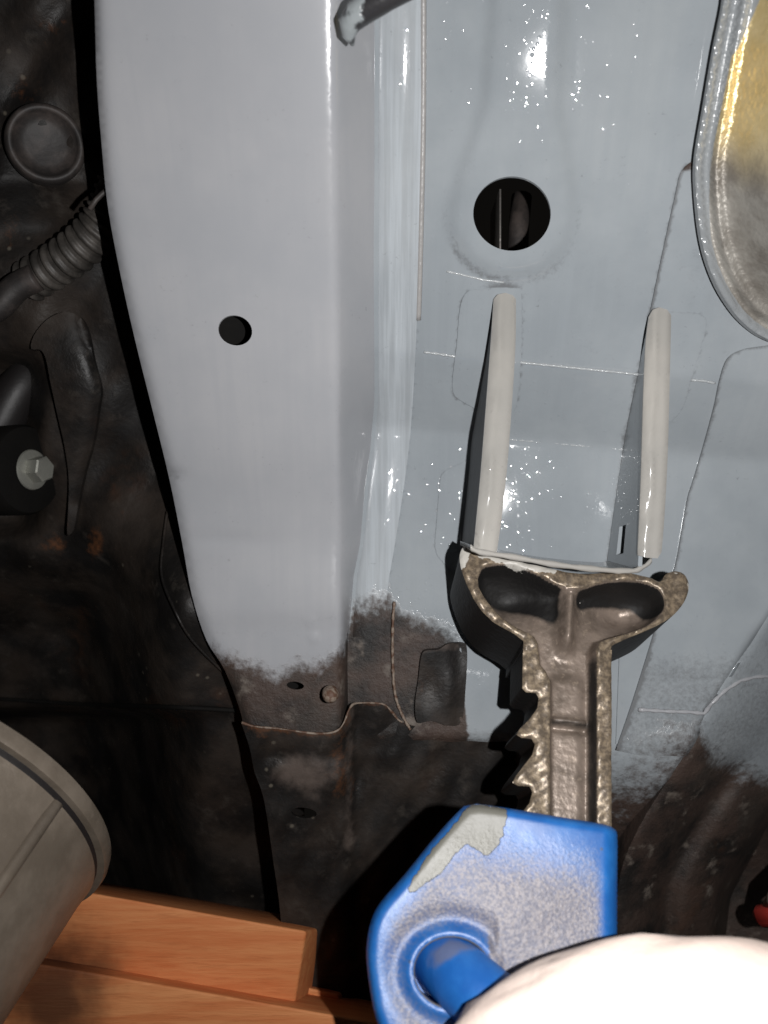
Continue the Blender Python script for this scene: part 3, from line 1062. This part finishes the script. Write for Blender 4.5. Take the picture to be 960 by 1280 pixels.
# ------------------------------------------------------------------ suspension arm with bush and bolt
c3 = CM.to_3x3()
arm = thing('suspension_arm', 'black suspension arm with a bright hex bolt in its round end at the left', 'suspension arm', at(15, 575, .50))
axb = c3 @ Vector((.92, .02, .34))
bc = at(22, 588, .486)
lathe('bush', bc, axb, [(0, -.04), (.026, -.04), (.0275, -.038), (.0275, .006), (.026, .009), (.020, .0105), (.013, .0105), (.0, .0105)], M['black'], arm, seg=48)
tube('arm', [at(-40, 610, .505), at(-10, 545, .50), at(20, 490, .50), at(50, 446, .50)], [.018, .016, .013, .009], M['trim'], arm, seg=16)
bo = lathe('bolt', bc + axb.normalized() * .0106, axb, [(0, 0), (.0118, 0), (.0123, .0008), (.0118, .0018), (.0085, .0028), (0, .0028)], M['zinc'], arm, seg=40)
u = axb.normalized()
hx = lathe('bolt_head', bc + u * .0133, axb, [(0, 0), (.0080, 0), (.0080, .0075), (.0071, .0084), (0, .0084)], M['zinc'], bo, seg=6)

# ------------------------------------------------------------------ ribbed conduit and hose (hang on the body)
cpath = crv([(150, 232), (138, 262), (122, 288), (96, 313), (66, 334), (36, 352)], 30)
pts = [at(x, y, .425 + .0004 * (150 - x) * .5) for x, y in cpath]
tot = len(pts)
con = thing('wiring_conduit', 'dirty grey corrugated wiring conduit curving out from behind the frame rail', 'conduit', at(96, 313, .43))
tube('ribbed_sleeve', pts, .0118, M['conduit'], con, seg=24, prof=lambda i, t: .90 + .12 * (max(0, math.sin(t * math.pi * 2 * 13.5)) ** .5 if math.sin(t * math.pi * 2 * 13.5) > 0 else -.25))
tube('cable', [at(x, y, .436) for x, y in crv([(45, 347), (20, 360), (-5, 385), (-40, 400)], 6)], .0075, M['rubber'], con, seg=14)
hose = tube('rubber_hose', [at(x, y, d) for x, y, d in [(441, 56, .322), (436, 44, .318), (437, 30, .315), (446, 18, .312), (462, 8, .309), (485, -6, .306), (520, -24, .303), (560, -45, .30)]], [.0008, .0028, .0045, .0052, .0052, .0052, .0052, .0052], M['hose'], None, seg=16)
tag(hose, 'dark rubber hose spattered with grey primer at the top edge above the rail', 'hose')

# ------------------------------------------------------------------ tank, upper right
tank_edge = crv([(950, -260), (922, -140), (908, -40), (905, 0), (893, 60), (881, 130), (870, 195), (870, 240), (877, 300), (892, 348), (914, 386), (938, 411), (965, 426), (1010, 438), (1120, 452), (1340, 470)], 5)
tank_in = (1060, 130)
tk = A(tank_edge)


def D_tank(px, py):
    P = np.stack([np.ravel(px), np.ravel(py)], 1)
    d = dist_line(P, tank_edge)
    D = 1 / s_floor(np.minimum(px, 900), np.minimum(py, 420)) - .009
    D = D - .0018 * np.exp(-((d - 4) / 3) ** 2)
    D = D + .0035 * np.exp(-((d - 14) / 6) ** 2) - .0026 * np.exp(-((d - 26) / 4) ** 2)
    D = D - .026 * ss(24, 120, d) - .0004 * np.sin(px / 29 + np.sin(py / 37)) * np.sin(py / 33 + 1)
    return D


def gold(px, py):
    return np.clip((np.interp(px, [880, 905, 930, 1000], [175, 178, 200, 205]) - py) / 95 + .5, -.3, 1.4)


def bare_t(px, py):
    P = np.stack([np.ravel(px), np.ravel(py)], 1)
    d = dist_line(P, tank_edge)
    w = np.interp(py, [0, 200, 300, 430], [25, 20, 12, 11])
    v = (d - w) / 6 + .5
    top = sdf(P, [(915, -60), (955, -60), (950, 0), (932, 40), (920, 66), (912, 60)])
    v = np.minimum(v, top / 8 + .5)
    return np.clip(v, -.4, 1.4)


tank = thing('fuel_tank', 'pebbled gold tank with a grey painted flange in the upper right corner', 'tank', at(960, 200, .36))
sheet('tank_shell', tank_edge + [(1340, -260)], lift_cam(D_tank), M['tank'], tank, sp=6, bsp=5, thick=.003, attrs={'gold': gold, 'bare': bare_t})

# ------------------------------------------------------------------ jack stand
PSI = R(0.5)
P0 = at(717, 760, .380)
base = Vector((P0.x, P0.y, 0))
jack = thing('jack_stand', 'blue jack stand with a rusty cast iron ratchet post holding up the bracket', 'jack stand', base, PSI)
JI = jack.matrix_basis.inverted()
NB = A((-math.sin(PSI), math.cos(PSI), 0))      # into the stand
EY = A(EYE)


def lift_jack(P, h, off=0.0):
    """photo point -> the stand's own frame: its front plane moved by off, then depth h into it"""
    d = np.stack([(P[:, 0] - 480) / FPX, -(P[:, 1] - 640) / FPX, -np.ones(len(P))], 1) @ CMn[:3, :3].T
    p0 = A(P0) + NB * off
    t = ((p0 - EY) @ NB) / (d @ NB)
    X = EY + d * t[:, None] + NB * h[:, None]
    m = np.array(JI)
    return X @ m[:3, :3].T + m[:3, 3]


recess = crv([(597, 722), (604, 709), (620, 705), (642, 706), (668, 715), (690, 727), (706, 733), (716, 735), (730, 735), (748, 729), (776, 725), (803, 727), (823, 736), (831, 752), (827, 768), (812, 781), (790, 790), (765, 797), (751, 802)], 4) + \
    [(746, 812), (746, 1075), (688, 1075), (688, 852), (683, 840), (675, 830), (672, 803), (668, 796)] + crv([(660, 791), (640, 781), (622, 767), (606, 747), (598, 733)], 4)


def h_jack(px, py):
    P = np.stack([np.ravel(px), np.ravel(py)], 1)
    sd = sdf(P, recess)
    ins = -sd
    cav = np.exp(-((px - 640) / 42) ** 2 - ((py - 738) / 26) ** 2) + np.exp(-((px - 788) / 40) ** 2 - ((py - 755) / 24) ** 2)
    web = .0105 * ss(-1, 7, ins)
    h = web + .012 * cav * ss(0, 14, ins)
    # round rib down the middle of the fork
    rib = np.exp(-((px - (715 - (py - 740) * .06)) / 9.5) ** 2) * (1 - ss(790, 822, py)) * ss(728, 742, py)
    h = h - .0095 * rib * ss(-1, 7, ins)
    # cross rib and the raised step of the web
    h = h - .0028 * np.exp(-((py - 898 - (px - 715) * .1) / 3.5) ** 2) * ss(688, 694, px) * (1 - ss(736, 742, px)) + .0022 * np.exp(-((py - 908 - (px - 715) * .1) / 3.5) ** 2) * ss(688, 694, px) * (1 - ss(736, 742, px))
    h = h - .0025 * (1 - ss(726, 744, px)) * ss(835, 850, py) * ss(2, 6, ins)
    # worn, lumpy castings
    h = h + .0005 * np.sin(px / 5.3 + py / 9) * np.sin(py / 6.1) * (sd > 0)
    return h


def offset_in(poly, d):
    L = A(poly, float)
    t = np.roll(L, -1, 0) - np.roll(L, 1, 0)
    n = np.stack([t[:, 1], -t[:, 0]], 1) / np.maximum(np.hypot(t[:, 0], t[:, 1]), 1e-9)[:, None]
    q = L + n * d
    return q if inside(q, poly).mean() > .5 else L - n * d


rec_d = dens(recess, 2.2)
REC_PTS = [tuple(p) for d_ in (0, 2.2, 4.4, 6.6) for p in (offset_in(rec_d, d_) if d_ else A(rec_d))]
saddle_out = crv([(655, 800), (640, 790), (618, 777), (598, 757), (583, 728), (575, 702), (577, 686), (586, 679), (598, 684)], 4) + \
    crv([(612, 692), (650, 701), (700, 712), (722, 716), (745, 716), (790, 716), (812, 721), (826, 726), (834, 716), (846, 713), (858, 719), (862, 732), (856, 752), (838, 772), (812, 786), (785, 797), (766, 806)], 4) + [(764, 812), (654, 812)]


def edge_round(P, poly, w, dep, skip=None):
    d = -sdf(P, poly)
    e = dep * (1 - np.sqrt(np.clip(1 - (1 - np.clip(d / w, 0, 1)) ** 2, 0, 1)))
    if skip is not None:
        e = e * skip(P)
    return e


def h_saddle(P):
    return h_jack(P[:, 0], P[:, 1]) + edge_round(P, saddle_out, 4, .0012, lambda P: 1 - ss(796, 806, P[:, 1]) * (np.abs(P[:, 0] - 710) < 54))


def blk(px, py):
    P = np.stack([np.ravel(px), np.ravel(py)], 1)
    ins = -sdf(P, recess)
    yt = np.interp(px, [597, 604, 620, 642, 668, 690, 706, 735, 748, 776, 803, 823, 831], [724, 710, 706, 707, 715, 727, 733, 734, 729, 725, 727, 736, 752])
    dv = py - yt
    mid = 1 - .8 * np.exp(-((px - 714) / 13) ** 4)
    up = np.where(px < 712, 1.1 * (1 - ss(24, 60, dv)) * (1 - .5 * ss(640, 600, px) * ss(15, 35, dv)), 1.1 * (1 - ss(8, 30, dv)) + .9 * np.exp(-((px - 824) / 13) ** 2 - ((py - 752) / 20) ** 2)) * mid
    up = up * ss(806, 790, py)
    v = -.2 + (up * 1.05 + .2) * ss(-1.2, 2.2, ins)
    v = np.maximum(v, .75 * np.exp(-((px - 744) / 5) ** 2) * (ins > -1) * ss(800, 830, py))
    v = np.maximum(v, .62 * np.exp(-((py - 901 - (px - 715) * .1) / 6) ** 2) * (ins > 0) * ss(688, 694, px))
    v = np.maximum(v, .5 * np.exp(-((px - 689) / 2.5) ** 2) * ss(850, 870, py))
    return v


def patch_j(px, py):
    return .95 * near([(577, 705), (580, 690), (588, 684), (604, 692), (650, 704), (690, 712)], 8, px, py) + .5 * near([(730, 745), (770, 728)], 2, px, py) + .55 * near([(838, 714), (860, 722), (862, 740)], 3, px, py)


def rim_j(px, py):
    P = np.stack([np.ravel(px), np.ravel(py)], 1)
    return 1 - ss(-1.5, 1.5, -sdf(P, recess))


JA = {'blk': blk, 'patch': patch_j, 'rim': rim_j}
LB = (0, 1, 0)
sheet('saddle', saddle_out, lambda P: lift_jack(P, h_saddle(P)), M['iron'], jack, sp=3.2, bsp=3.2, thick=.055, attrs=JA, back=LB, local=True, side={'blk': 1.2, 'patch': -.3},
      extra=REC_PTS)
bar_out = [(654, 812), (653, 860), (658, 865), (670, 866), (674, 872), (672, 885), (662, 899), (650, 911), (646, 918), (652, 922), (665, 923), (669, 930), (666, 943), (655, 957), (645, 970), (641, 978), (648, 982), (662, 983), (666, 990), (662, 1004), (650, 1019), (640, 1032), (640, 1075), (765, 1075), (765, 812)]
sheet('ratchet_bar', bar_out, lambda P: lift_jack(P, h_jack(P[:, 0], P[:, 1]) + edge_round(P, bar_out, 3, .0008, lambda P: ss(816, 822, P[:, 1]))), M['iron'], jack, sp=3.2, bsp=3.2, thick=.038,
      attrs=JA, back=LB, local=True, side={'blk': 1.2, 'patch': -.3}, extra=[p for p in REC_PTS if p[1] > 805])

# blue head of the stand
HOFF = -.018
head_out = crv([(598, 1003), (640, 1009), (700, 1019), (760, 1029), (774, 1033), (780, 1045), (780, 1110), (780, 1200), (782, 1330)], 4) + [(500, 1330)] + \
    crv([(478, 1300), (467, 1265), (459, 1215), (458, 1185), (463, 1155), (476, 1129), (508, 1092), (540, 1052), (568, 1020), (582, 1006)], 4)
holec = ell(566, 1216, 50, 46, 48, .3)
h_poly = crv([(592, 1006), (612, 1006), (634, 1012), (630, 1036), (622, 1056), (608, 1070), (596, 1062), (585, 1056), (570, 1066), (556, 1086), (536, 1102), (512, 1116), (516, 1100), (540, 1062), (566, 1030)], 3, True)


def h_head(P):
    px, py = P[:, 0], P[:, 1]
    h = edge_round(P, head_out, 13, .006)
    h = h + .004 * ss(756, 778, px)
    d = sdf(P, holec)
    h = h - .0016 * np.exp(-((d - 5) / 7) ** 2) * (d > -6) + .0028 * np.exp(-((d - 22) / 14) ** 2) * (d > 0) * (px < 620) * .5
    h = h + .0004 * np.sin(px / 31) * np.sin(py / 27)
    return h


def spray(px, py):
    P = np.stack([np.ravel(px), np.ravel(py)], 1)
    e = -sdf(P, head_out)
    v = ss(0, 44, e) * .78
    v = v * (1 - ss(745, 760, px)) * (1 - .45 * (np.abs(px - 700) < 60) * (1 - ss(1035, 1075, py)))
    dh = sdf(P, holec)
    v = v * (1 - .75 * np.exp(-(np.clip(dh - 8, 0, None) / 14) ** 2) * (px < 610))
    v = v + .32 * np.exp(-((px - 680) / 70) ** 2 - ((py - 1140) / 60) ** 2)
    v = v * (.42 + .58 * ss(1035, 1120, py + .25 * (640 - px)))
    return v


head = sheet('stand_head', head_out, lambda P: lift_jack(P, h_head(P), HOFF), M['blue'], jack, sp=4, bsp=4, thick=.022, back=LB, local=True, side={'spray': 0, 'patch': -.3}, holes=[holec],
             attrs={'spray': spray, 'patch': lambda x, y: np.clip(.5 - sdf(np.stack([x, y], 1), h_poly) / 12, -.3, 1.2)})
# worn ring round the lever's hole, and the hole's floor


def jl(px, py, h):
    return Vector(lift_jack(A([[px, py]], float), A([h], float), HOFF)[0])


ring = [jl(x, y, .0002) for x, y in ell(566, 1216, 51, 47, 48, .3)]
tube('hole_ring', ring + ring[:1], .0009, M['dullsteel'], head, seg=8, local=True)
sheet('hole_floor', ell(566, 1216, 54, 50, 24), lambda P: lift_jack(P, P[:, 0] * 0 + .02, HOFF), M['lever'], head, sp=14, thick=0, local=True)
lv = [jl(545, 1185, .030), jl(562, 1206, .013), jl(582, 1228, .001), jl(630, 1270, -.003), jl(690, 1320, -.005), jl(760, 1370, -.006)]
tube('lever', [lv[0].lerp(lv[1], t) for t in (0, .5)] + lv[1:], .0125, M['lever'], jack, seg=24, local=True)
# legs run down to the floor, out of the picture
for sx in (-1, 1):
    for sy in (-1, 1):
        top = jl(640 + sx * 70, 1320, .035 + sy * .03)
        prism('leg', [top + Vector(v) for v in ((-.016, -.004, 0), (.016, -.004, 0), (.016, .004, 0), (-.016, .004, 0))],
              [Vector((top.x + sx * .07, top.y + sy * .07, 0)) + Vector(v) for v in ((-.022, -.004, 0), (.022, -.004, 0), (.022, .004, 0), (-.022, .004, 0))], M['lever'], jack, bev=.001, local=True)

# ------------------------------------------------------------------ timber blocks
def block(px_loop, D, depth, label, bev=.0016):
    f = [at(x, y, d) for (x, y), d in zip(px_loop, D)]
    b = [p + Vector((depth[1][0], depth[0], 0)) for p in f]
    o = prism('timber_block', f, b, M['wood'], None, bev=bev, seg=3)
    return tag(o, label, 'timber', 'timber blocks stacked beside the bucket')


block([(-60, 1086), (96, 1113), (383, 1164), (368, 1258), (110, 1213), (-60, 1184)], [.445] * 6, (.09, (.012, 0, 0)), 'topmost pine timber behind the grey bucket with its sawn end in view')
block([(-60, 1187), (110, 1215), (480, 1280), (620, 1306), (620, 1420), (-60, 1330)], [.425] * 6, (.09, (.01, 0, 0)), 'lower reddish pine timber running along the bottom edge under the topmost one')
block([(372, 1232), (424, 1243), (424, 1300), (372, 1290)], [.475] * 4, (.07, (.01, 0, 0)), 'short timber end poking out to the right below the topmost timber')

# ------------------------------------------------------------------ bucket
bk = thing('bucket', 'tilted grey brown bucket with a rolled rim in front of the timbers', 'bucket', at(-70, 1240, .35))
axk = c3 @ Vector((-.20, -.57, .79))             # from rim towards the foot
bcn = at(-80, 1010, .39)
u_ = .39 / FPX * 222
lathe('body', bcn, axk, [(u_ * .962, .0045), (u_ * .978, .0052), (u_ * .960, .014), (u_ * .92, .05), (u_ * .86, .11), (u_ * .81, .16), (u_ * .78, .165), (0, .165)], M['bucket'], bk, seg=96)
lathe('groove', bcn, axk, [(u_ * .985, .0012), (u_ * .970, .0025), (u_ * .970, .0045), (u_ * .966, .006)], M['trim'], bk, seg=96)
lathe('rim', bcn, axk, [(u_ * .93, -.002), (u_ * .95, -.006), (u_ * .985, -.0075), (u_ * 1.01, -.006), (u_ * 1.02, -.002), (u_ * 1.012, .0015), (u_ * .985, .002), (u_ * .95, .0025)], M['bucket'], bk, seg=96)
# a raised rib down the side
un = axk.normalized()
best = None
for k in range(360):
    e1 = un.orthogonal().normalized()
    e2 = un.cross(e1)
    dv = e1 * math.cos(R(k)) + e2 * math.sin(R(k))
    q = CM.inverted() @ (bcn + dv * u_)
    px_, py_ = 480 + q.x / -q.z * FPX, 640 - q.y / -q.z * FPX
    sc = abs(px_ - 84) + abs(py_ - 990)
    if best is None or sc < best[0]:
        best = (sc, dv)
dv = best[1]
tube('rib', [bcn + dv * (u_ * r_ - .001) + un * h_ for r_, h_ in ((.968, .005), (.92, .05), (.86, .11), (.82, .155))], .0035, M['bucket'], bk, seg=10)

# ------------------------------------------------------------------ pale bundle close to the lens
bm = bmesh.new()
bmesh.ops.create_icosphere(bm, subdivisions=5, radius=1)
rnd = random.Random(3)
lumps = [(Vector((rnd.uniform(-1, 1), rnd.uniform(.2, 1), rnd.uniform(-.3, 1))).normalized(), rnd.uniform(.05, .10), rnd.uniform(.01, .028)) for _ in range(40)]
cc = CM.inverted() @ at(862, 1422, .272)
for v in bm.verts:
    n = v.co.normalized()
    r = 1 + .012 * math.sin(n.x * 7 + 1) * math.sin(n.z * 6) + .008 * math.sin(n.x * 15 + n.z * 9)
    for d, w, a in lumps:
        r += a * math.exp(-((n - d).length / w) ** 2)
    v.co = CM @ (cc + Vector((n.x * r * .097, n.y * r * .068, n.z * r * .03)))
me = bpy.data.meshes.new('white_cloth')
bm.to_mesh(me)
bm.free()
o = link('white_cloth', me, M['cloth'])
tag(o, 'overexposed white rounded cloth bundle, out of focus in front of the blue stand head', 'cloth')

# ------------------------------------------------------------------ bit of red gear at the right edge
rb = thing('red_handle', 'small red bar with a pale end at the right edge above the white bundle', 'handle', at(970, 1145, .43))
tube('grip', [at(944, 1147, .45), at(952, 1145, .45), at(1000, 1140, .43), at(1060, 1136, .43)], [.003, .006, .0065, .0065], M['red'], rb, seg=14)
tube('pale_end', [at(957, 1134, .448), at(975, 1112, .428), at(1010, 1080, .428)], [.002, .005, .006], M['tip'], rb, seg=14)
